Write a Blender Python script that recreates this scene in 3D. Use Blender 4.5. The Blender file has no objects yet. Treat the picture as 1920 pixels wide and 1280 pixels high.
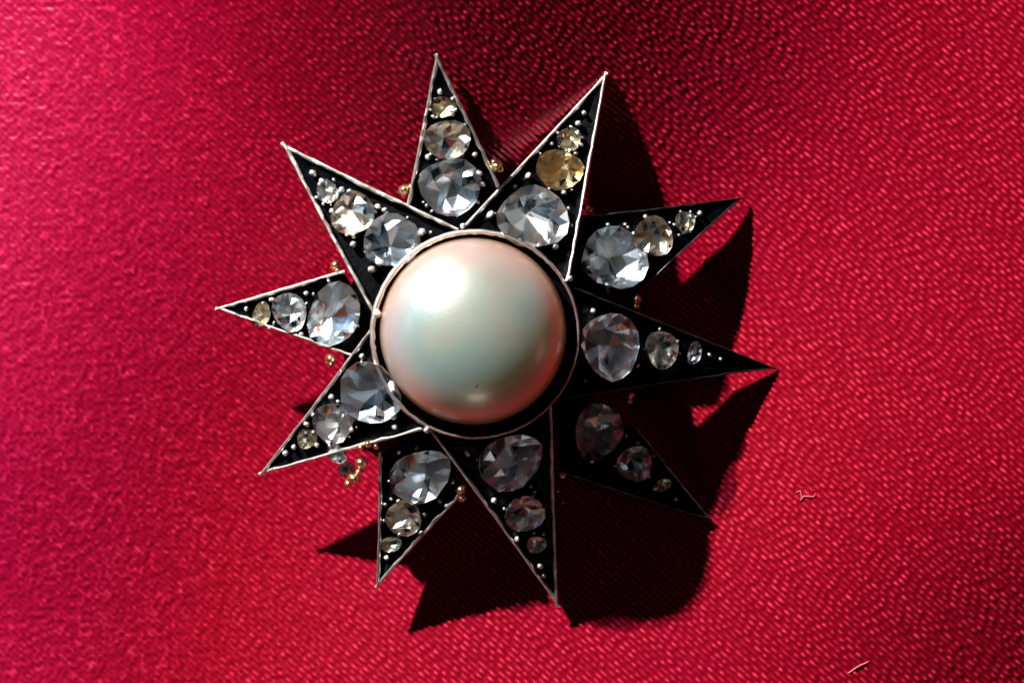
import bpy, bmesh, math, random
import numpy as np
from mathutils import Vector, Matrix
random.seed(11)
rng = np.random.RandomState(5)
C = bpy.context.scene.collection
sc = bpy.context.scene

# ------------------------------------------------------------------ scale: layout units (0.035 mm each) -> metres
U = 3.5e-5
CAM = 11000.0                      # lens height above the cloth, layout units (0.385 m)
def W(px, py, h):                  # a point seen at (px, py) lying h above the cloth plane
    k = (CAM - h) / CAM
    return Vector(((px - 960) * k * U, (640 - py) * k * U, h * U))

# ------------------------------------------------------------------ camera
cd = bpy.data.cameras.new('camera'); cam = bpy.data.objects.new('camera', cd); C.objects.link(cam)
cam.location = (0, 0, CAM * U)
cd.sensor_fit = 'HORIZONTAL'; cd.sensor_width = 36.0
cd.lens = 36.0 * CAM / 1920.0
cd.clip_start = 0.01; cd.clip_end = 20
cd.dof.use_dof = True; cd.dof.focus_distance = (CAM - 110) * U; cd.dof.aperture_fstop = 40.0
sc.camera = cam

# ------------------------------------------------------------------ world, lamps, exposure
w = bpy.data.worlds.new('World'); sc.world = w; w.use_nodes = True
w.node_tree.nodes['Background'].inputs[0].default_value = (0.5, 0.6, 0.8, 1)
w.node_tree.nodes['Background'].inputs[1].default_value = 0.001
sc.view_settings.view_transform = 'Standard'; sc.view_settings.look = 'None'
sc.view_settings.exposure = 0.0; sc.view_settings.gamma = 1.0
sc.cycles.sample_clamp_indirect = 6.0
sc.cycles.max_bounces = 14; sc.cycles.transmission_bounces = 10; sc.cycles.glossy_bounces = 8
sc.cycles.caustics_reflective = False; sc.cycles.caustics_refractive = False

ELEV = math.radians(30.0)
SUNX, SUNY = 0.61, -0.79           # direction the light travels across the cloth (world x, y)
def lamp(name, loc, target, size, power, col, sizey=None, shape='DISK'):
    ld = bpy.data.lights.new(name, 'AREA'); ld.shape = shape if sizey is None else 'RECTANGLE'
    ld.size = size
    if sizey is not None: ld.size_y = sizey
    ld.energy = power; ld.color = col
    o = bpy.data.objects.new(name, ld); C.objects.link(o)
    o.location = loc
    o.rotation_euler = (Vector(target) - Vector(loc)).to_track_quat('-Z', 'Y').to_euler()
    return o
R = 0.62
lamp('key_lamp', (-SUNX*R*math.cos(ELEV), -SUNY*R*math.cos(ELEV), R*math.sin(ELEV)), (0, 0, 0), 0.016, 12.3, (1.0, 0.965, 0.93))
# window and low reflector follow the pearl's glows; overhead and side panels are added
lamp('window_lamp', (-0.44, 0.06, 0.17), (0, 0, 0), 0.12, 0.050, (0.72, 0.86, 1.0), 0.08)
lamp('sparkle_panel', (-0.06, 0.11, 0.60), (0, 0, 0), 0.05, 0.022, (0.85, 0.93, 1.0), 0.05)  # added unseen panel, something bright for the flat facets to mirror
lamp('low_reflector', (0.02, -0.42, 0.150), (0, 0, 0), 0.10, 0.080, (1.0, 0.90, 0.76), 0.06)
lamp('side_fill', (0.40, -0.12, 0.085), (0, 0, 0), 0.10, 0.016, (1.0, 0.84, 0.68), 0.06)  # added unseen fill for the dark lower right of the pearl

# ------------------------------------------------------------------ materials
def mat(name):
    m = bpy.data.materials.new(name); m.use_nodes = True
    nt = m.node_tree; b = nt.nodes['Principled BSDF']
    return m, nt, b
def noise(nt, scale, detail=4, rough=0.6):
    tc = nt.nodes.new('ShaderNodeTexCoord'); n = nt.nodes.new('ShaderNodeTexNoise')
    n.inputs['Scale'].default_value = scale; n.inputs['Detail'].default_value = detail; n.inputs['Roughness'].default_value = rough
    nt.links.new(tc.outputs['Object'], n.inputs['Vector']); return n
def ramp(nt, src, stops):
    r = nt.nodes.new('ShaderNodeValToRGB'); e = r.color_ramp.elements
    while len(e) < len(stops): e.new(0.5)
    for k, (p, c) in enumerate(stops): e[k].position = p; e[k].color = (*c, 1)
    nt.links.new(src, r.inputs[0]); return r

def m_cloth():
    m, nt, b = mat('red_satin')
    n = noise(nt, 90, 5)
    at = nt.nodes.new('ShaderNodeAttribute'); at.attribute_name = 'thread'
    r = ramp(nt, at.outputs['Fac'], [(0.0, (0.18, 0.0002, 0.005)), (0.30, (0.31, 0.0008, 0.013)), (1.0, (0.86, 0.048, 0.090))])  # satin glints and dark gaps painted into the thread colour
    r2 = ramp(nt, at.outputs['Fac'], [(0.0, (0.22, 0.0003, 0.020)), (0.30, (0.32, 0.001, 0.040)), (1.0, (0.66, 0.024, 0.115))])  # same threads with the left side's magenta sheen painted in
    fd = nt.nodes.new('ShaderNodeAttribute'); fd.attribute_name = 'left_sheen'
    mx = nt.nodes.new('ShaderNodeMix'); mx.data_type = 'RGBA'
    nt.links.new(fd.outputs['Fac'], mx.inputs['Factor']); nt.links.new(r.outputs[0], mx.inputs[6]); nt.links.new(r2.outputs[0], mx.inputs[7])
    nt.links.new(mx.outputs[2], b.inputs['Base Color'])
    b.inputs['Roughness'].default_value = 0.40
    b.inputs['Specular IOR Level'].default_value = 0.6
    b.inputs['Specular Tint'].default_value = (1.0, 0.28, 0.38, 1)
    b.inputs['Sheen Weight'].default_value = 0.02
    b.inputs['Sheen Tint'].default_value = (1.0, 0.2, 0.5, 1)
    return m
def m_silver():
    m, nt, b = mat('worn_silver')
    n = noise(nt, 2500, 5)
    r = ramp(nt, n.outputs['Fac'], [(0.3, (0.50, 0.46, 0.42)), (0.6, (0.86, 0.83, 0.78))])
    nt.links.new(r.outputs[0], b.inputs['Base Color'])
    b.inputs['Metallic'].default_value = 1.0
    r2 = ramp(nt, n.outputs['Fac'], [(0.3, (0.55,)*3), (0.7, (0.32,)*3)])
    nt.links.new(r2.outputs[0], b.inputs['Roughness'])
    return m
def m_black():
    m, nt, b = mat('blackened_silver')
    n = noise(nt, 1500, 6)
    r = ramp(nt, n.outputs['Fac'], [(0.35, (0.0006, 0.001, 0.002)), (0.75, (0.003, 0.004, 0.006))])
    nt.links.new(r.outputs[0], b.inputs['Base Color'])
    b.inputs['Roughness'].default_value = 0.36; b.inputs['Specular IOR Level'].default_value = 0.10
    bp = nt.nodes.new('ShaderNodeBump'); bp.inputs['Strength'].default_value = 0.5; bp.inputs['Distance'].default_value = 4*U
    nt.links.new(n.outputs['Fac'], bp.inputs['Height']); nt.links.new(bp.outputs[0], b.inputs['Normal'])
    return m
def m_gold():
    m, nt, b = mat('old_gold')
    n = noise(nt, 2500, 4)
    r = ramp(nt, n.outputs['Fac'], [(0.35, (0.75, 0.48, 0.22)), (0.65, (1.0, 0.78, 0.48))])
    nt.links.new(r.outputs[0], b.inputs['Base Color'])
    b.inputs['Metallic'].default_value = 1.0; b.inputs['Roughness'].default_value = 0.34
    return m
def m_glass(name, col):
    m, nt, b = mat(name)
    b.inputs['Base Color'].default_value = (*col, 1)
    b.inputs['Transmission Weight'].default_value = 1.0
    b.inputs['IOR'].default_value = 2.3; b.inputs['Roughness'].default_value = 0.02
    tr = nt.nodes.new('ShaderNodeBsdfTransparent'); tr.inputs[0].default_value = (*col, 1)
    mx = nt.nodes.new('ShaderNodeMixShader'); mx.inputs[0].default_value = 0.64
    out = nt.nodes['Material Output']
    nt.links.new(b.outputs[0], mx.inputs[1]); nt.links.new(tr.outputs[0], mx.inputs[2]); nt.links.new(mx.outputs[0], out.inputs['Surface'])
    return m
def m_foil(name, a, c):
    m, nt, b = mat(name)
    n = noise(nt, 1800, 3)
    r = ramp(nt, n.outputs['Fac'], [(0.3, a), (0.7, c)])
    nt.links.new(r.outputs[0], b.inputs['Base Color'])
    b.inputs['Metallic'].default_value = 1.0; b.inputs['Roughness'].default_value = 0.30
    return m
def m_pearl():
    m, nt, b = mat('nacre')
    tc = nt.nodes.new('ShaderNodeTexCoord'); sp = nt.nodes.new('ShaderNodeSeparateXYZ')
    nt.links.new(tc.outputs['Object'], sp.inputs[0])
    n = noise(nt, 350, 3)
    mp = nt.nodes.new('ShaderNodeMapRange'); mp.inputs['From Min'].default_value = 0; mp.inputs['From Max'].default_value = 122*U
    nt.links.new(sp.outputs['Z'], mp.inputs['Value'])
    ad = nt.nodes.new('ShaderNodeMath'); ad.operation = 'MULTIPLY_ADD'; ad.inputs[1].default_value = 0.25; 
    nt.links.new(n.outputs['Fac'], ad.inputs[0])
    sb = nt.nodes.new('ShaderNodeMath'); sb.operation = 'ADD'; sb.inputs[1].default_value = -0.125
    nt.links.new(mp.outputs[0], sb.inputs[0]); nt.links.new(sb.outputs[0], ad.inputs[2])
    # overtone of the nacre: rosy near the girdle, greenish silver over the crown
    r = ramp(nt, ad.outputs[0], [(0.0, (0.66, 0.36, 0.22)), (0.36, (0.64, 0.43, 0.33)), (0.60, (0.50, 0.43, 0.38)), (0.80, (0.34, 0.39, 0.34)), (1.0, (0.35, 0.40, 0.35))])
    # drifting orient: bluish and rosy patches, and one dark pinprick in the skin
    n2 = noise(nt, 190, 2, 0.4)
    r2 = ramp(nt, n2.outputs['Fac'], [(0.36, (0.80, 0.98, 1.08)), (0.52, (1, 1, 1)), (0.66, (1.10, 0.90, 0.88))])
    mm = nt.nodes.new('ShaderNodeMix'); mm.data_type = 'RGBA'; mm.blend_type = 'MULTIPLY'; mm.inputs['Factor'].default_value = 1.0
    nt.links.new(r.outputs[0], mm.inputs[6]); nt.links.new(r2.outputs[0], mm.inputs[7])
    vd = nt.nodes.new('ShaderNodeVectorMath'); vd.operation = 'DISTANCE'; vd.inputs[1].default_value = (8*U, -101*U, 99*U)
    nt.links.new(tc.outputs['Object'], vd.inputs[0])
    pm = nt.nodes.new('ShaderNodeMapRange'); pm.inputs['From Min'].default_value = 1.6*U; pm.inputs['From Max'].default_value = 3.4*U
    nt.links.new(vd.outputs['Value'], pm.inputs['Value'])
    m3 = nt.nodes.new('ShaderNodeMix'); m3.data_type = 'RGBA'; m3.inputs[6].default_value = (0.10, 0.06, 0.04, 1)
    nt.links.new(pm.outputs[0], m3.inputs['Factor']); nt.links.new(mm.outputs[2], m3.inputs[7])
    nt.links.new(m3.outputs[2], b.inputs['Base Color'])
    n3 = noise(nt, 5200, 3); bp = nt.nodes.new('ShaderNodeBump'); bp.inputs['Strength'].default_value = 0.18; bp.inputs['Distance'].default_value = 2*U
    nt.links.new(n3.outputs['Fac'], bp.inputs['Height']); nt.links.new(bp.outputs[0], b.inputs['Normal'])
    b.inputs['Subsurface Weight'].default_value = 0.85
    b.inputs['Subsurface Radius'].default_value = (1.0, 0.72, 0.5)
    b.inputs['Subsurface Scale'].default_value = 600*U
    b.inputs['Roughness'].default_value = 0.37; b.inputs['Metallic'].default_value = 0.32
    b.inputs['Specular IOR Level'].default_value = 0.8
    b.inputs['Coat Weight'].default_value = 0.8; b.inputs['Coat Roughness'].default_value = 0.24; b.inputs['Coat IOR'].default_value = 1.75
    return m
def m_lint(col):
    m, nt, b = mat('lint'); b.inputs['Base Color'].default_value = (*col, 1); b.inputs['Roughness'].default_value = 0.7
    return m
def m_shaded():
    m, nt, b = mat('shaded_silver')  # shaded copy of the silver, for rims on the unlit side
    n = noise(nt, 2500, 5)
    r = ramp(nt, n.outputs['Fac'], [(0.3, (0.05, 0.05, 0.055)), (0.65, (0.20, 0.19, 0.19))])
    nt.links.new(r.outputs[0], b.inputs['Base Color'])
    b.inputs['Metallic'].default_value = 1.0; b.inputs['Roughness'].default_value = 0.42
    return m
SHADED = m_shaded()
def m_bright():
    m, nt, b = mat('bright_silver'); n = noise(nt, 3, 3)
    r = ramp(nt, n.outputs['Fac'], [(0.3, (0.8, 0.78, 0.75)), (0.6, (0.97, 0.96, 0.94))])
    nt.links.new(r.outputs[0], b.inputs['Base Color'])
    b.inputs['Metallic'].default_value = 0.6; b.inputs['Roughness'].default_value = 0.38
    return m
BRIGHT = m_bright()
CLOTH, SILVER, BLACK, GOLD, NACRE = m_cloth(), m_silver(), m_black(), m_gold(), m_pearl()
G_CLEAR = m_glass('diamond_clear', (0.97, 0.99, 1.0)); G_BLUE = m_glass('diamond_icy', (0.86, 0.93, 1.0)); G_CHAMP = m_glass('diamond_champagne', (1.0, 0.82, 0.55)); G_GREY = m_glass('diamond_grey', (0.80, 0.82, 0.74))
F_SILV = m_foil('foil_silver', (0.74, 0.78, 0.80), (0.98, 0.98, 0.97)); F_WARM = m_foil('foil_warm', (0.62, 0.50, 0.36), (0.95, 0.86, 0.70)); F_ICY = m_foil('foil_icy', (0.30, 0.42, 0.50), (0.55, 0.70, 0.80)); F_DARK = m_foil('foil_dark', (0.015, 0.02, 0.03), (0.06, 0.07, 0.09)); F_FIRE = m_foil('foil_fire', (0.45, 0.12, 0.08), (0.8, 0.32, 0.2))  # icy, dark and fire tints paint in facet reflections

# ------------------------------------------------------------------ helpers
def obj(name, me, m, parent=None, loc=None, smooth=False):
    o = bpy.data.objects.new(name, me); C.objects.link(o)
    if m is not None and not me.materials:
        for k in (m if isinstance(m, (list, tuple)) else [m]): me.materials.append(k)
    if smooth: me.polygons.foreach_set('use_smooth', [True]*len(me.polygons))
    if parent is not None: o.parent = parent
    if loc is not None: o.location = loc
    return o
def pydata(name, vs, fs):
    me = bpy.data.meshes.new(name); me.from_pydata([tuple(v) for v in vs], [], fs); me.update(); return me

# ------------------------------------------------------------------ the cloth: padded satin with a woven surface
pts = np.array([(0,0,.74),(0,300,.70),(0,640,.60),(0,900,.46),(0,1280,.54),(300,100,.54),(250,350,.46),(300,640,.34),(200,950,.28),(250,1150,.37),
 (500,1200,.58),(600,1050,.60),(550,180,.28),(700,100,.17),(900,40,.02),(950,250,.08),(1060,260,.06),(1090,320,.14),(1000,180,.07),(1000,330,.12),(1200,60,.04),(1350,150,.13),(1400,40,.16),(1600,150,.40),
 (1600,350,.52),(1850,250,.46),(1500,600,.56),(1500,900,.66),(1700,700,.55),(1850,700,.50),(1700,1000,.50),(1850,1150,.14),(1750,1250,.24),
 (1500,1200,.50),(1200,1240,.55),(900,1240,.56),(500,420,.36),(480,750,.35),(900,640,.45),(1300,520,.54),(450,950,.42),
 (-400,640,.50),(960,-400,.40),(2350,640,.50),(960,1700,.50),(-400,-300,.55),(2350,-300,.48),(-400,1600,.5),(2350,1600,.45)], float)
def smooth_target(x, y):
    num = np.zeros_like(x); den = np.zeros_like(x)
    for px, py, v in pts:
        d2 = (x-px)**2 + (y-py)**2
        wgt = np.exp(-d2/(2*150.0**2)) + 0.004/(1+d2/250.0**2)
        num += wgt*v; den += wgt
    return num/den
# slope along the light's path gives the wanted grazing of the light; integrate it into a height
tx, ty = SUNX/math.hypot(SUNX, SUNY), -SUNY/math.hypot(SUNX, SUNY)      # image space (y down)
ds = 12.0
S = np.arange(-1700, 1701, ds); T = np.arange(-1900, 1901, 12.0)
SS, TT = np.meshgrid(S, T, indexing='ij')
X = 1000 + SS*tx - TT*ty; Y = 700 + SS*ty + TT*tx
slope = np.clip((smooth_target(X, Y) - math.sin(ELEV))/math.cos(ELEV), -0.70, 0.22)
H = np.cumsum(slope, axis=0)*ds
i0 = np.argmin(abs(S)); H -= H[i0:i0+1]
def box(a, n):
    for ax in (0, 1):
        k = np.ones(2*n+1)/(2*n+1)
        a = np.apply_along_axis(lambda v: np.convolve(np.pad(v, n, mode='edge'), k, mode='valid'), ax, a)
    return a
H = box(box(H, 5), 5)
H = H - 8
def cloth_h(x, y):                                        # height of the padded cloth (layout units)
    x = np.asarray(x, float); y = np.asarray(y, float)
    s = (x-1000)*tx + (y-700)*ty; t = -(x-1000)*ty + (y-700)*tx
    fi = np.clip((s-S[0])/ds, 0, len(S)-1.001); fj = np.clip((t-T[0])/12.0, 0, len(T)-1.001)
    i = fi.astype(int); j = fj.astype(int); a = fi-i; b = fj-j
    return (H[i,j]*(1-a)*(1-b)+H[i+1,j]*a*(1-b)+H[i,j+1]*(1-a)*b+H[i+1,j+1]*a*b)
def hash2(a, b):
    v = np.sin(a*127.1 + b*311.7 + 3.3)*43758.5453; return v - np.floor(v)
def vnoise(x, y):
    xi = np.floor(x); yi = np.floor(y); fx = x-xi; fy = y-yi
    fx = fx*fx*(3-2*fx); fy = fy*fy*(3-2*fy)
    return (hash2(xi,yi)*(1-fx)+hash2(xi+1,yi)*fx)*(1-fy)+(hash2(xi,yi+1)*(1-fx)+hash2(xi+1,yi+1)*fx)*fy
def weave(x, y):
    a = math.radians(40)
    u = x*math.cos(a)+y*math.sin(a); v = -x*math.sin(a)+y*math.cos(a)
    u = u + 40*(vnoise(x/400+9, y/400)-.5)
    v = v + 1.3*(vnoise(u/60, v/20)-.5) + 40*(vnoise(x/900, y/900+7)-.5)
    d = 9.7; L = 21.0
    r = np.floor(v/d); fv = v/d - r
    uu = u + (r % 2)*L*0.5 + hash2(r, r*0+2)*L + 16*(vnoise(u/70, r*0.77)-.5)
    c = np.floor(uu/L); fu = uu/L - c
    rnd = hash2(r, c); rn2 = hash2(r+77, c+5)
    ln = 0.55 + 0.45*hash2(r+31, c+3)                    # length of this float
    gap = fu > ln
    fu = np.clip(fu/ln, 0, 1)
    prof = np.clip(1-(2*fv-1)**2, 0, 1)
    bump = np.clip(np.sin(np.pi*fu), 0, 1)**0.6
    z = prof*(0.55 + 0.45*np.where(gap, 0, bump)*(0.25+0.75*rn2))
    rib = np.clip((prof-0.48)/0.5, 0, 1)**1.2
    spark = np.exp(-((fu-0.3)/0.22)**2)*np.where(gap, 0, 1)  # painted glint near the head of each float
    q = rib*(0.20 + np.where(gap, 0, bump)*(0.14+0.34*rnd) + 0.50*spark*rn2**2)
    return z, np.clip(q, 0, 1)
def make_cloth():
    st = 2.3
    xs = np.concatenate([np.arange(-2900, -300, 26), np.arange(-300, 2221, st), np.arange(2240, 4900, 26)])
    ys = np.concatenate([np.arange(-2860, -260, 26), np.arange(-260, 1541, st), np.arange(1560, 4200, 26)])
    gx, gy = np.meshgrid(xs, ys)
    hh = cloth_h(gx, gy)
    wv, th = weave(gx, gy)
    inn = (gx > -301) & (gx < 2221) & (gy > -261) & (gy < 1541)      # beyond the close view the weave is too fine for the coarse mesh
    wv = np.where(inn, wv, 0.45); th = np.where(inn, th, 0.27)
    soft = 0.55 + 0.45*np.clip((gx-150)/650, 0, 1)       # the weave stands lower at the left
    rib_mix = np.clip((gx + 90*(vnoise(gx/200, gy/200)-.5) - 250)/650, 0, 1)   # ribs give way to fine grain towards the left
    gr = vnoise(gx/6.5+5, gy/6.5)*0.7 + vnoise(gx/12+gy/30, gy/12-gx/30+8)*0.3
    wv = wv*(0.35+0.65*rib_mix) + 0.34*(1-rib_mix)*gr
    th = th*(0.25+0.75*rib_mix) + (1-rib_mix)*(0.12+0.34*np.clip((gr-.5)*2.8, 0, 1))
    z = hh + 3.2*wv*soft + 2.0*(vnoise(gx/8, gy/8)-.5)*(1.5-soft)
    pass
    nx, ny = len(xs), len(ys)
    co = np.empty((ny, nx, 3)); co[..., 0] = (gx-960)*U; co[..., 1] = (640-gy)*U; co[..., 2] = z*U
    me = bpy.data.meshes.new('cloth')
    me.vertices.add(nx*ny); me.vertices.foreach_set('co', co.reshape(-1))
    i = np.arange((ny-1)*(nx-1)); rr = i//(nx-1); cc = i%(nx-1); v0 = rr*nx+cc
    q = np.stack([v0, v0+nx, v0+nx+1, v0+1], 1).astype(np.int32)
    me.loops.add(q.size); me.loops.foreach_set('vertex_index', q.reshape(-1))
    me.polygons.add(len(q)); me.polygons.foreach_set('loop_start', np.arange(0, q.size, 4, dtype=np.int32)); 
    me.update(calc_edges=True)
    me.polygons.foreach_set('use_smooth', np.ones(len(q), bool))
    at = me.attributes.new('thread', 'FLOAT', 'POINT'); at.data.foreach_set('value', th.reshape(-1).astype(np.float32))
    left_sheen = np.clip(0.9 - (gx + 120*(vnoise(gx/300, gy/300+3)-.5) + 0.15*gy)/620, 0, 1) + 0.25*vnoise(gx/420+2, gy/420)  # bluish sheen of the left side, painted into the cloth colour
    at = me.attributes.new('left_sheen', 'FLOAT', 'POINT'); at.data.foreach_set('value', np.clip(left_sheen, 0, 1).reshape(-1).astype(np.float32))
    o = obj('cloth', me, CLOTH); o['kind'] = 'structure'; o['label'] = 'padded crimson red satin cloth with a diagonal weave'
    return o
make_cloth()

# ------------------------------------------------------------------ the brooch
CX, CY = 888.0, 622.0
H_UP, H_LOW = 224.0, 193.0
root = bpy.data.objects.new('star_brooch', None); C.objects.link(root)
root.empty_display_size = 0.01
base_z = float(cloth_h(CX, CY))
root.location = W(CX, CY, base_z)
root['label'] = 'ten pointed silver star brooch set with diamonds round a large central pearl'
root['category'] = 'brooch'
RL = root.location.copy()
def P(px, py, h): return W(px, py, h) - RL

TAN = math.tan(ELEV)/math.cos(0)  # height per unit of shadow length
def cl(x, y): return float(cloth_h(x, y))
# name: tip, edge end 1, edge end 2 (as seen), tip shadow length, upper layer?
RAYS = {
 'A': ((818,100),(762,385),(937,349), 85, 0), 'B': ((1138,135),(865,427),(1066,527), 16, 1),
 'C': ((1393,370),(1085,405),(1182,562), 34, 0), 'D': ((1455,690),(1078,538),(1055,748), 14, 1),
 'E': ((1335,975),(1195,802),(1050,884), 20, 0), 'F': ((1047,1138),(1035,762),(802,803), 50, 1),
 'G': ((705,1103),(868,925),(710,848), 108, 0), 'H': ((485,890),(803,803),(697,612), 185, 1),
 'I': ((403,578),(660,668),(645,506), 240, 0), 'J': ((527,267),(697,585),(860,428), 185, 1)}
def dist(p): return math.hypot(p[0]-CX, p[1]-CY)
def ray_h(key):
    tip, e1, e2, sh, up = RAYS[key]
    hx, hy = tip[0]+sh*tx, tip[1]+sh*ty
    ht = max(cl(hx, hy) + sh*TAN, cl(*tip)+5)
    hb = H_UP if up else H_LOW - (14 if key == 'C' else 0)
    rt = dist(tip)
    def f(x, y):
        d = max(dist((x, y)), 190.0)
        t = min(1.0, (d-190.0)/(rt-190.0))
        return hb + (ht-hb)*t + (32*t*math.sin(math.pi*t) if key == 'C' else -18*math.sin(math.pi*t) if key == 'B' else 0)
    return f
def normal_at(f, x, y):
    e = 4.0
    a = W(x+e, y, f(x+e, y)) - W(x-e, y, f(x-e, y)); b = W(x, y-e, f(x, y-e)) - W(x, y+e, f(x, y+e))
    return a.cross(b).normalized()

def ray_plate(key, f):
    tip, e1, e2, sh, up = RAYS[key]
    inner = (CX + (tip[0]-CX)*186/dist(tip), CY + (tip[1]-CY)*186/dist(tip))
    # inset slightly so that the wall stands outside it
    cx, cy = (tip[0]+e1[0]+e2[0])/3, (tip[1]+e1[1]+e2[1])/3
    def ins(p, k): 
        d = math.hypot(p[0]-cx, p[1]-cy); return (p[0]-(p[0]-cx)*k/d, p[1]-(p[1]-cy)*k/d)
    t, a, b = ins(tip, 7), ins(e1, 3), ins(e2, 3)
    N = 10
    vs, fs = [], []
    def strip(p, q): return [(p[0]+(q[0]-p[0])*k/N, p[1]+(q[1]-p[1])*k/N) for k in range(N+1)]
    L = strip(t, a); Rr = strip(t, b); M = strip(t, inner)
    for dz in (-18, -25):
        for k in range(N+1):
            for s in (L, M, Rr):
                vs.append(P(*s[k], f(*s[k]) + dz*(0.2 + 0.8*min(1, k/N*2.2)) - (5 if s is M and k > 1 else 0)))
    o2 = 3*(N+1)
    for k in range(N):
        i = 3*k
        fs += [(i, i+3, i+4, i+1), (i+1, i+4, i+5, i+2)]
        fs += [(o2+i, o2+i+1, o2+i+4, o2+i+3), (o2+i+1, o2+i+2, o2+i+5, o2+i+4)]
        fs += [(i, o2+i, o2+i+3, i+3), (i+2, i+5, o2+i+5, o2+i+2)]
    i = 3*N
    fs += [(i, o2+i, o2+i+1, i+1), (i+1, o2+i+1, o2+i+2, i+2)]
    me = pydata('ray', vs, fs)
    bm = bmesh.new(); bm.from_mesh(me); bmesh.ops.recalc_face_normals(bm, faces=bm.faces); bm.to_mesh(me); bm.free()
    return obj('ray', me, BLACK, root)

def edge_wall(pa, pb, pc_in, f, parent, wid):
    # a thin silver wall from pa (tip) to pb; pc_in: a point on the inner side
    ax, ay = pb[0]-pa[0], pb[1]-pa[1]; Ln = math.hypot(ax, ay); ax /= Ln; ay /= Ln
    nx, ny = -ay, ax
    if (pc_in[0]-pa[0])*nx + (pc_in[1]-pa[1])*ny < 0: nx, ny = -nx, -ny
    N = 22; vs, fs = [], []; bow = random.uniform(-1.8, 1.8)
    prof = [(0, -26), (0, -2.2), (.22*1, -.4), (.5, 0), (.78, -.4), (1, -2.2), (1, -24)]
    for k in range(N+1):
        t = k/N; x, y = pa[0]+ax*Ln*t, pa[1]+ay*Ln*t
        jx = (random.uniform(-.55, .55) + bow*math.sin(math.pi*t)) if 0 < k < N else 0
        wd = wid*random.uniform(.72, 1.22)*(0.85 if k == 0 else 1); jz = random.uniform(-1.2, 1.2)
        for (o, dz) in prof:
            q = (x + nx*(o*wd + jx), y + ny*(o*wd + jx))
            hh = f(x, y)
            if dz < -5: dz = dz*(0.16 + 0.84*min(1, t*2.2))
            kk = (CAM-hh)/(CAM-hh-dz)      # keep the wall upright
            vs.append(P(960+(q[0]-960)*kk, 640+(q[1]-640)*kk, hh + dz + (jz if dz > -5 else 0)))
    n = len(prof)
    for k in range(N):
        for j in range(n):
            j2 = (j+1) % n
            fs.append((k*n+j, k*n+j2, (k+1)*n+j2, (k+1)*n+j))
    fs.append(tuple(range(n))); fs.append(tuple(N*n+j for j in reversed(range(n))))
    me = pydata('edge', vs, fs)
    bm = bmesh.new(); bm.from_mesh(me); bmesh.ops.recalc_face_normals(bm, faces=bm.faces); bm.to_mesh(me); bm.free()
    return obj('edge', me, SHADED if wid < 5 else SILVER, parent)  # narrow right-hand rims have their shade painted as darker silver

def gem_mesh(seed, depth):
    # old cut stone: small table, star and kite facets, 16-sided girdle, foil-backed faceted base
    r_ = random.Random(seed); j = lambda a: r_.uniform(-a, a)
    vs, fs, mi = [], [], []
    n = 8
    T_ = [(0.40*math.cos((k+.5)*2*math.pi/n)*(1+j(.14)), 0.40*math.sin((k+.5)*2*math.pi/n)*(1+j(.14)), 0.40+j(.03)) for k in range(n)]
    M_ = [(0.72*math.cos(k*2*math.pi/n+j(.08))*(1+j(.07)), 0.72*math.sin(k*2*math.pi/n+j(.08))*(1+j(.07)), 0.27+j(.03)) for k in range(n)]
    p3, p2 = r_.uniform(0, 6), r_.uniform(0, 6)
    G_ = [((1+j(.04)+.05*math.cos(3*k*math.pi/n+p3)+.04*math.cos(2*k*math.pi/n+p2))*math.cos(k*math.pi/n), (1+j(.04)+.05*math.cos(3*k*math.pi/n+p3)+.04*math.cos(2*k*math.pi/n+p2))*math.sin(k*math.pi/n), 0.02) for k in range(2*n)]
    G2 = [(x, y, -0.05) for x, y, z in G_]
    A_ = [((0.80+j(.05))*math.cos((k+.5)*math.pi/n*1+j(.1)), (0.80+j(.05))*math.sin((k+.5)*math.pi/n+j(.1)), -depth*.42+j(.17)) for k in range(2*n)]
    B_ = [((0.46+j(.08))*math.cos((k+.5)*2*math.pi/n+j(.25)), (0.46+j(.08))*math.sin((k+.5)*2*math.pi/n+j(.25)), -depth*.75+j(.20)) for k in range(n)]
    cu = (j(.24), j(.24), -depth)
    vs = T_+M_+G_+G2+A_+B_+[cu]
    t0, m0, g0, h0, a0, b0, c0 = 0, n, 2*n, 4*n, 6*n, 8*n, 9*n
    fs.append(tuple(range(n))); mi.append(0)
    foil = lambda: r_.choices([1, 2, 3, 4, 5], [58, 11, 14, 13, 4])[0]  # bright flashes and dark facets painted as random foil colours
    for k in range(n):
        k1 = (k+1) % n; kp = (k-1) % n
        fs += [(t0+kp, m0+k, t0+k)]
        fs += [(t0+k, m0+k, g0+2*k+1), (t0+k, g0+2*k+1, m0+k1)]
        fs += [(m0+k, g0+2*k, g0+2*k+1), (m0+k, g0+(2*k-1) % (2*n), g0+2*k)]
        mi += [0]*5
        q = foil()
        fs += [(b0+k, a0+2*k, a0+2*k+1), (b0+k, a0+(2*k-1) % (2*n), a0+2*k), (b0+kp, b0+k, a0+(2*k-1) % (2*n)), (b0+k, b0+kp, c0)]
        mi += [foil(), foil(), foil(), q]
    for k in range(2*n):
        k1 = (k+1) % (2*n); q = foil()
        fs.append((g0+k, h0+k, h0+k1, g0+k1)); mi.append(1)
        fs += [(h0+k, a0+k, h0+k1), (h0+k1, a0+k, a0+k1)]; mi += [q, foil()]
    me = pydata('diamond', vs, fs)
    me.polygons.foreach_set('material_index', mi)
    bm = bmesh.new(); bm.from_mesh(me); bmesh.ops.recalc_face_normals(bm, faces=bm.faces); bm.to_mesh(me); bm.free()
    return me
GEM_PROTO = {}
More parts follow.
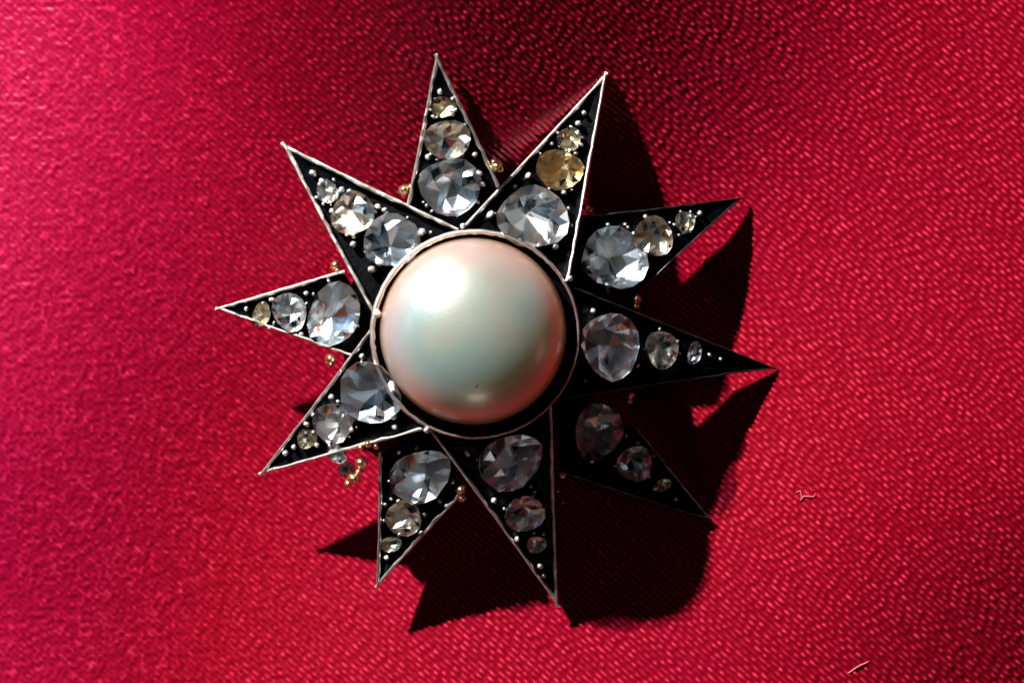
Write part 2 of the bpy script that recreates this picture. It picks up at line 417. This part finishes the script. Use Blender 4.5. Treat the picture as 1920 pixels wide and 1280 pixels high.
def gem(x, y, rx, ry, rot, f, parent, glass, foil, label=None, tilt=0.10):
    key = (random.randrange(9), glass.name, foil.name)
    if key not in GEM_PROTO:
        me = gem_mesh(key[0]*13+1, 0.42)
        for k in (glass, foil, F_ICY, F_DARK, F_WARM if foil is F_SILV else F_SILV, F_FIRE): me.materials.append(k)
        GEM_PROTO[key] = me
    o = bpy.data.objects.new('diamond', GEM_PROTO[key]); C.objects.link(o); o.parent = parent
    n = normal_at(f, x, y)
    n = (n + Vector((random.uniform(-tilt, tilt), random.uniform(-tilt, tilt), 0))).normalized()
    xa = Vector((math.cos(rot), math.sin(rot), 0)); xa = (xa - n*xa.dot(n)).normalized(); ya = n.cross(xa)
    rz = min(rx, ry)
    h = f(x, y) - 5 + 0.20*rz
    Mx = Matrix((xa*rx*U, ya*ry*U, n*rz*U)).transposed().to_4x4()
    spin = Matrix.Rotation(random.uniform(0, 6.28), 4, 'Z')
    o.matrix_local = Matrix.Translation(P(x, y, h)) @ Mx @ spin
    if label: o['label'] = label
    return o
def bead_mesh(name, jit=.09):
    bm = bmesh.new(); bmesh.ops.create_icosphere(bm, subdivisions=2, radius=1.0)
    for v in bm.verts: v.co *= random.uniform(1-jit, 1+jit)
    me = bpy.data.meshes.new(name); bm.to_mesh(me); bm.free()
    me.polygons.foreach_set('use_smooth', [True]*len(me.polygons)); return me
BEAD = bead_mesh('bead', .13); BEAD.materials.append(BRIGHT)
TBEAD = bead_mesh('bead', .2); TBEAD.materials.append(SILVER)
GBEAD = bead_mesh('gold_bead', .16); GBEAD.materials.append(GOLD)
def bead(x, y, r, f, parent, me=BEAD, name='bead', dz=0, st=1.0):
    o = bpy.data.objects.new(name, me); C.objects.link(o); o.parent = parent
    o.location = P(x, y, f(x, y) - 8 + dz)
    o.scale = (r*U*st, r*U, r*U*1.9); o.rotation_euler = (0, 0, random.uniform(0, 6))
    return o

c, b_, ch, g = G_CLEAR, G_BLUE, G_CHAMP, G_GREY
STONES = {  # x, y, rx, ry, rot(deg), glass, foil
 'A': [(845,350,57,54,10,b_,F_SILV),(839,262,41,38,0,c,F_WARM),(831,201,23,20,15,g,F_WARM)],
 'B': [(1000,408,70,58,-22,c,F_SILV),(1049,318,45,39,-25,ch,F_WARM),(1067,261,23,22,0,g,F_WARM)],
 'C': [(1153,484,60,62,40,b_,F_SILV),(1226,443,37,39,0,c,F_WARM),(1285,416,21,20,0,g,F_SILV)],
 'D': [(1146,648,55,69,5,b_,F_SILV),(1241,655,32,37,0,g,F_SILV),(1302,662,14,22,0,b_,F_SILV)],
 'E': [(1122,808,52,50,40,b_,F_SILV),(1191,869,36,33,30,b_,F_SILV),(1243,909,17,11,-40,g,F_SILV)],
 'F': [(957,866,60,55,0,b_,F_SILV),(984,963,39,36,-30,c,F_SILV),(1006,1021,20,17,0,c,F_SILV)],
 'G': [(788,893,60,50,-20,b_,F_SILV),(757,971,41,29,-25,c,F_WARM),(733,1020,22,14,-30,g,F_SILV)],
 'H': [(693,737,51,66,-28,b_,F_SILV),(624,793,38,40,0,c,F_SILV),(575,822,16,22,10,g,F_WARM)],
 'I': [(626,590,46,62,0,b_,F_SILV),(543,584,31,38,-15,c,F_SILV),(490,589,17,24,0,g,F_WARM)],
 'J': [(735,451,53,50,-35,b_,F_SILV),(661,400,42,40,-35,c,F_WARM),(614,359,19,24,-30,c,F_SILV)]}
BEADS = {
 'A': [(825,173,6),(813,219,5),(849,214,5),(802,295,6),(872,279,6),(890,290,7),(898,325,6),(790,330,5),(853,401,6),(905,345,5),(800,385,5)],
 'B': [(1095,212,6),(1084,232,7),(1035,270,5),(991,330,7),(920,403,8),(1041,462,8),(1079,288,5),(1057,361,7),(1010,460,7),(975,450,5)],
 'C': [(1312,400,6),(1273,441,4),(1172,421,5),(1195,500,9),(1203,480,8),(1138,536,7)],
 'D': [(1330,665,5),(1351,673,5),(1112,583,6),(1270,640,5),(1097,713,4)],
 'E': [(1267,934,5),(1229,914,6),(1195,830,5),(1110,863,6),(1055,890,7),(1056,942,3)],
 'F': [(1013,1060,8),(1020,1078,5),(1019,1000,5),(970,1010,6),(926,938,7),(1003,921,5),(877,849,6),(1046,920,4)],
 'G': [(725,1045,6),(838,948,6),(796,964,5),(722,945,5),(733,935,4)],
 'H': [(535,849,7),(551,838,6),(594,834,6),(575,795,6),(621,744,7),(679,668,7),(645,713,6),(655,738,6),(738,780,8),(659,805,6),(640,695,5),(740,800,6)],
 'I': [(462,579,6),(510,562,6),(574,550,6),(478,600,5),(565,626,6),(655,545,6),(672,565,5),(668,590,5),(505,615,5)],
 'J': [(587,325,7),(604,340,8),(640,357,7),(655,360,6),(708,388,7),(721,394,7),(690,440,6),(790,436,9),(808,436,5),(623,396,7),(627,372,5),(662,458,7),(663,443,5),(697,505,8),(640,420,6),(775,465,6)]}
Fs = {}
for key, (tip, e1, e2, sh, up) in RAYS.items():
    f = ray_h(key); Fs[key] = f
    ray = ray_plate(key, f)
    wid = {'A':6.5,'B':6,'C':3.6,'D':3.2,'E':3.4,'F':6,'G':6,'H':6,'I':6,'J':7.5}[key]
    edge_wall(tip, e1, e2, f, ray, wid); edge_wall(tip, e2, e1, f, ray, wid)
    for (x, y, rx, ry, rot, gl, fo) in STONES[key]:
        gem(x, y, rx, ry, math.radians(-rot), f, ray, gl, fo, 'champagne tinted diamond' if gl is ch else None)
    rs = random.Random(sum(map(ord, key))*7)
    lit = key in 'ABGHIJC'
    for (x, y, rx, ry, rot, gl, fo) in STONES[key]:      # grains raised round the stones to hold them
        if min(rx, ry) < 18: continue
        m_ = int(rs.choice([4, 5, 6]) + (rx > 45)*2) if lit else 3
        a0 = rs.uniform(0, 6)
        for q in range(m_):
            an = a0 + (q + rs.uniform(-.3, .3))*2*math.pi/m_; rr = math.radians(-rot)
            ex, ey = 1.04*rx*math.cos(an), 1.04*ry*math.sin(an)
            gx_, gy_ = x + ex*math.cos(rr) + ey*math.sin(rr), y + ex*math.sin(rr)*1 - ey*math.cos(rr)
            def side(p, a, b): return (b[0]-a[0])*(p[1]-a[1])-(b[1]-a[1])*(p[0]-a[0])
            s1, s2 = side((gx_, gy_), tip, e1), side((gx_, gy_), tip, e2)
            if s1*s2 < 0 and abs(s1)/math.dist(tip, e1) > 9 and abs(s2)/math.dist(tip, e2) > 9 and dist((gx_, gy_)) > 204:
                bead(gx_, gy_, rs.uniform(2.2, 4.2), f, ray, BEAD if rs.random() < .45 else TBEAD, st=rs.uniform(.7, 1.6), dz=rs.uniform(0, 4))
    for (x, y, r) in BEADS[key]:
        bead(x, y, r*.86, f, ray, BEAD if r > 5.5 else TBEAD, st=random.uniform(.8, 1.4))

# pearl, bezel, gallery
def lathe(prof, n, cx, cy, closed=False):
    vs, fs = [], []
    for k in range(n):
        a = 2*math.pi*k/n
        for (r, h) in prof:
            jr = r
            vs.append(P(cx + jr*math.cos(a), cy - jr*math.sin(a), h))
    m = len(prof)
    for k in range(n):
        k1 = (k+1) % n
        for j in range(m-1 if not closed else m):
            j2 = (j+1) % m
            fs.append((k*m+j, k1*m+j, k1*m+j2, k*m+j2))
    return vs, fs
def fix(me):
    bm = bmesh.new(); bm.from_mesh(me); bmesh.ops.remove_doubles(bm, verts=bm.verts, dist=0.01*U)
    bmesh.ops.recalc_face_normals(bm, faces=bm.faces); bm.to_mesh(me); bm.free(); return me
BX, BY = 890, 626
HB = H_UP + 6
vs, fs = [], []
NB = 144
for k in range(NB):
    a = 2*math.pi*k/NB
    f_ = 0.5 + 0.5*math.cos(a - math.radians(135))        # heavier upper left; thinned lower right so the rim looks shaded
    w_ = (2.6 + 7.4*f_)*random.uniform(.9, 1.1); ro = 196 + random.uniform(-.5, .5)
    ri = ro - w_; jz = random.uniform(-.6, .6)
    prof_b = [(ro+2, HB-60), (ro+.6, HB-3+jz), (ro-.2*w_, HB-.5+jz), (ro-.5*w_, HB+1+jz), (ro-.8*w_, HB-.5+jz), (ri, HB-3+jz), (ri-1, HB-40), (0.0, HB-40), (0.0, HB-60)]
    for (r, h) in prof_b: vs.append(P(BX + r*math.cos(a), BY - r*math.sin(a), h))
for k in range(NB):
    k1 = (k+1) % NB; m = len(prof_b)
    for q in range(m-1): fs.append((k*m+q, k1*m+q, k1*m+q+1, k*m+q+1))
me = fix(pydata('bezel', vs, fs)); bez = obj('bezel', me, [SILVER, BLACK], root, smooth=False)
me.update()
for p in me.polygons:
    cz = sum((me.vertices[v].co.z for v in p.vertices))/len(p.vertices)
    p.material_index = 1 if cz < P(BX, BY, HB-12).z else 0
    p.use_smooth = True
# pearl: slightly flattened dome, fuller below its girdle
PX, PY, PR = 887, 621, 175.0
HP = HB - 14
prof = [(PR*math.cos(t), HP + (122 if t > 0 else 60)*math.sin(t)) for t in [math.radians(-35 + 125*k/40) for k in range(41)]]
vs, fs = lathe(prof, 120, PX, PY)
pl = P(PX, PY, HP); vs = [v - pl for v in vs]
me = fix(pydata('pearl', vs, fs)); pearl = obj('pearl', me, NACRE, root, loc=pl, smooth=True)
zb = float(cloth_h(BX, BY))
vs, fs = lathe([(0, HB-66), (246, HB-72), (249, HB-76), (246, HB-80), (0, HB-80)], 64, BX, BY)
obj('backplate', fix(pydata('backplate', vs, fs)), BLACK, root)
vs, fs = lathe([(0, HB-82), (186, HB-82), (180, HB-96), (140, zb+40), (150, zb+14), (150, zb-4), (0, zb-4)], 64, BX, BY)
obj('gallery', fix(pydata('gallery', vs, fs)), BLACK, root)

# gold beads in the clefts between the rays
GOLDS = [(757,356,11,'A',-8),(770,350,6,'A',-4),(930,312,11,'A',-4),(926,304,6,'A',4),(938,318,6,'A',2),(1105,393,8,'C',-4),(1110,402,6,'C',-8),
 (1194,560,9,'C',-4),(1193,572,8,'C',-10),(1182,741,8,'D',-6),(1180,752,6,'D',-10),(865,918,10,'G',-2),(867,933,9,'G',-6),
 (677,868,12,'G',14),(663,896,12,'G',10),(653,906,8,'G',6),(672,884,8,'G',4),(620,672,10,'I',-4),(618,680,8,'I',-10),(628,497,9,'I',-4),(633,508,7,'I',-4),
 (690,832,7,'H',2),(676,838,6,'H',0),(705,836,6,'H',-6)]
for (x, y, r, k, dz) in GOLDS:
    bead(x, y, r, Fs[k], root, GBEAD, 'gold_bead', dz)
# loose-looking little stones at the lower left cleft
gem(632, 851, 24, 11, math.radians(8), Fs['H'], root, c, F_SILV)
gem(650, 880, 18, 15, 0.4, lambda x, y: Fs['G'](x, y)-20, root, b_, F_SILV)
# small silver solder balls where the ray walls meet the bezel
for (x, y, r) in [(707,588,9),(868,424,6),(1068,522,6),(800,806,6)]:
    bead(x, y, r, lambda x_, y_: H_UP+6, root, name='solder_ball')

# ------------------------------------------------------------------ lint on the cloth
def tube(name, path, rad, m, label):
    bm = bmesh.new(); rings = []
    p3 = [Vector((*(W(x, y, 0).xy), (cl(x, y) + z)*U)) for x, y, z in path]
    for i, p in enumerate(p3):
        d = (p3[min(i+1, len(p3)-1)] - p3[max(i-1, 0)]).normalized()
        a = d.cross(Vector((0, 0, 1))).normalized(); b = a.cross(d)
        r = rad*0.75*U*(0.6 if i in (0, len(p3)-1) else 1)
        rings.append([bm.verts.new(p + (a*math.cos(t) + b*math.sin(t))*r) for t in [k*math.pi/3 for k in range(6)]])
    for q in range(len(rings)-1):
        for k in range(6): bm.faces.new((rings[q][k], rings[q][(k+1) % 6], rings[q+1][(k+1) % 6], rings[q+1][k]))
    bm.faces.new(rings[0]); bm.faces.new(rings[-1][::-1])
    o0 = p3[len(p3)//2].copy()
    for v in bm.verts: v.co -= o0
    bmesh.ops.recalc_face_normals(bm, faces=bm.faces)
    me = bpy.data.meshes.new(name); bm.to_mesh(me); bm.free()
    o = obj(name, me, m, loc=o0, smooth=True); o['label'] = label; o['category'] = 'lint'; o['group'] = 'lint on the red cloth'
    return o
PINK = m_lint((0.70, 0.16, 0.20))
tube('lint_fibre', [(1492,922,3),(1499,919,4),(1502,927,4),(1500,938,3),(1505,929,5),(1515,929,5),(1524,931,4),(1528,924,3)], 1.4, PINK, 'tiny forked pink lint fibre on the red cloth right of the star')
tube('lint_fibre', [(1587,1262,2),(1594,1258,2.5),(1602,1252,3),(1612,1246,3),(1622,1242,2.5),(1630,1238,2)], 1.7, PINK, 'short straight pink lint thread near the lower right of the cloth')
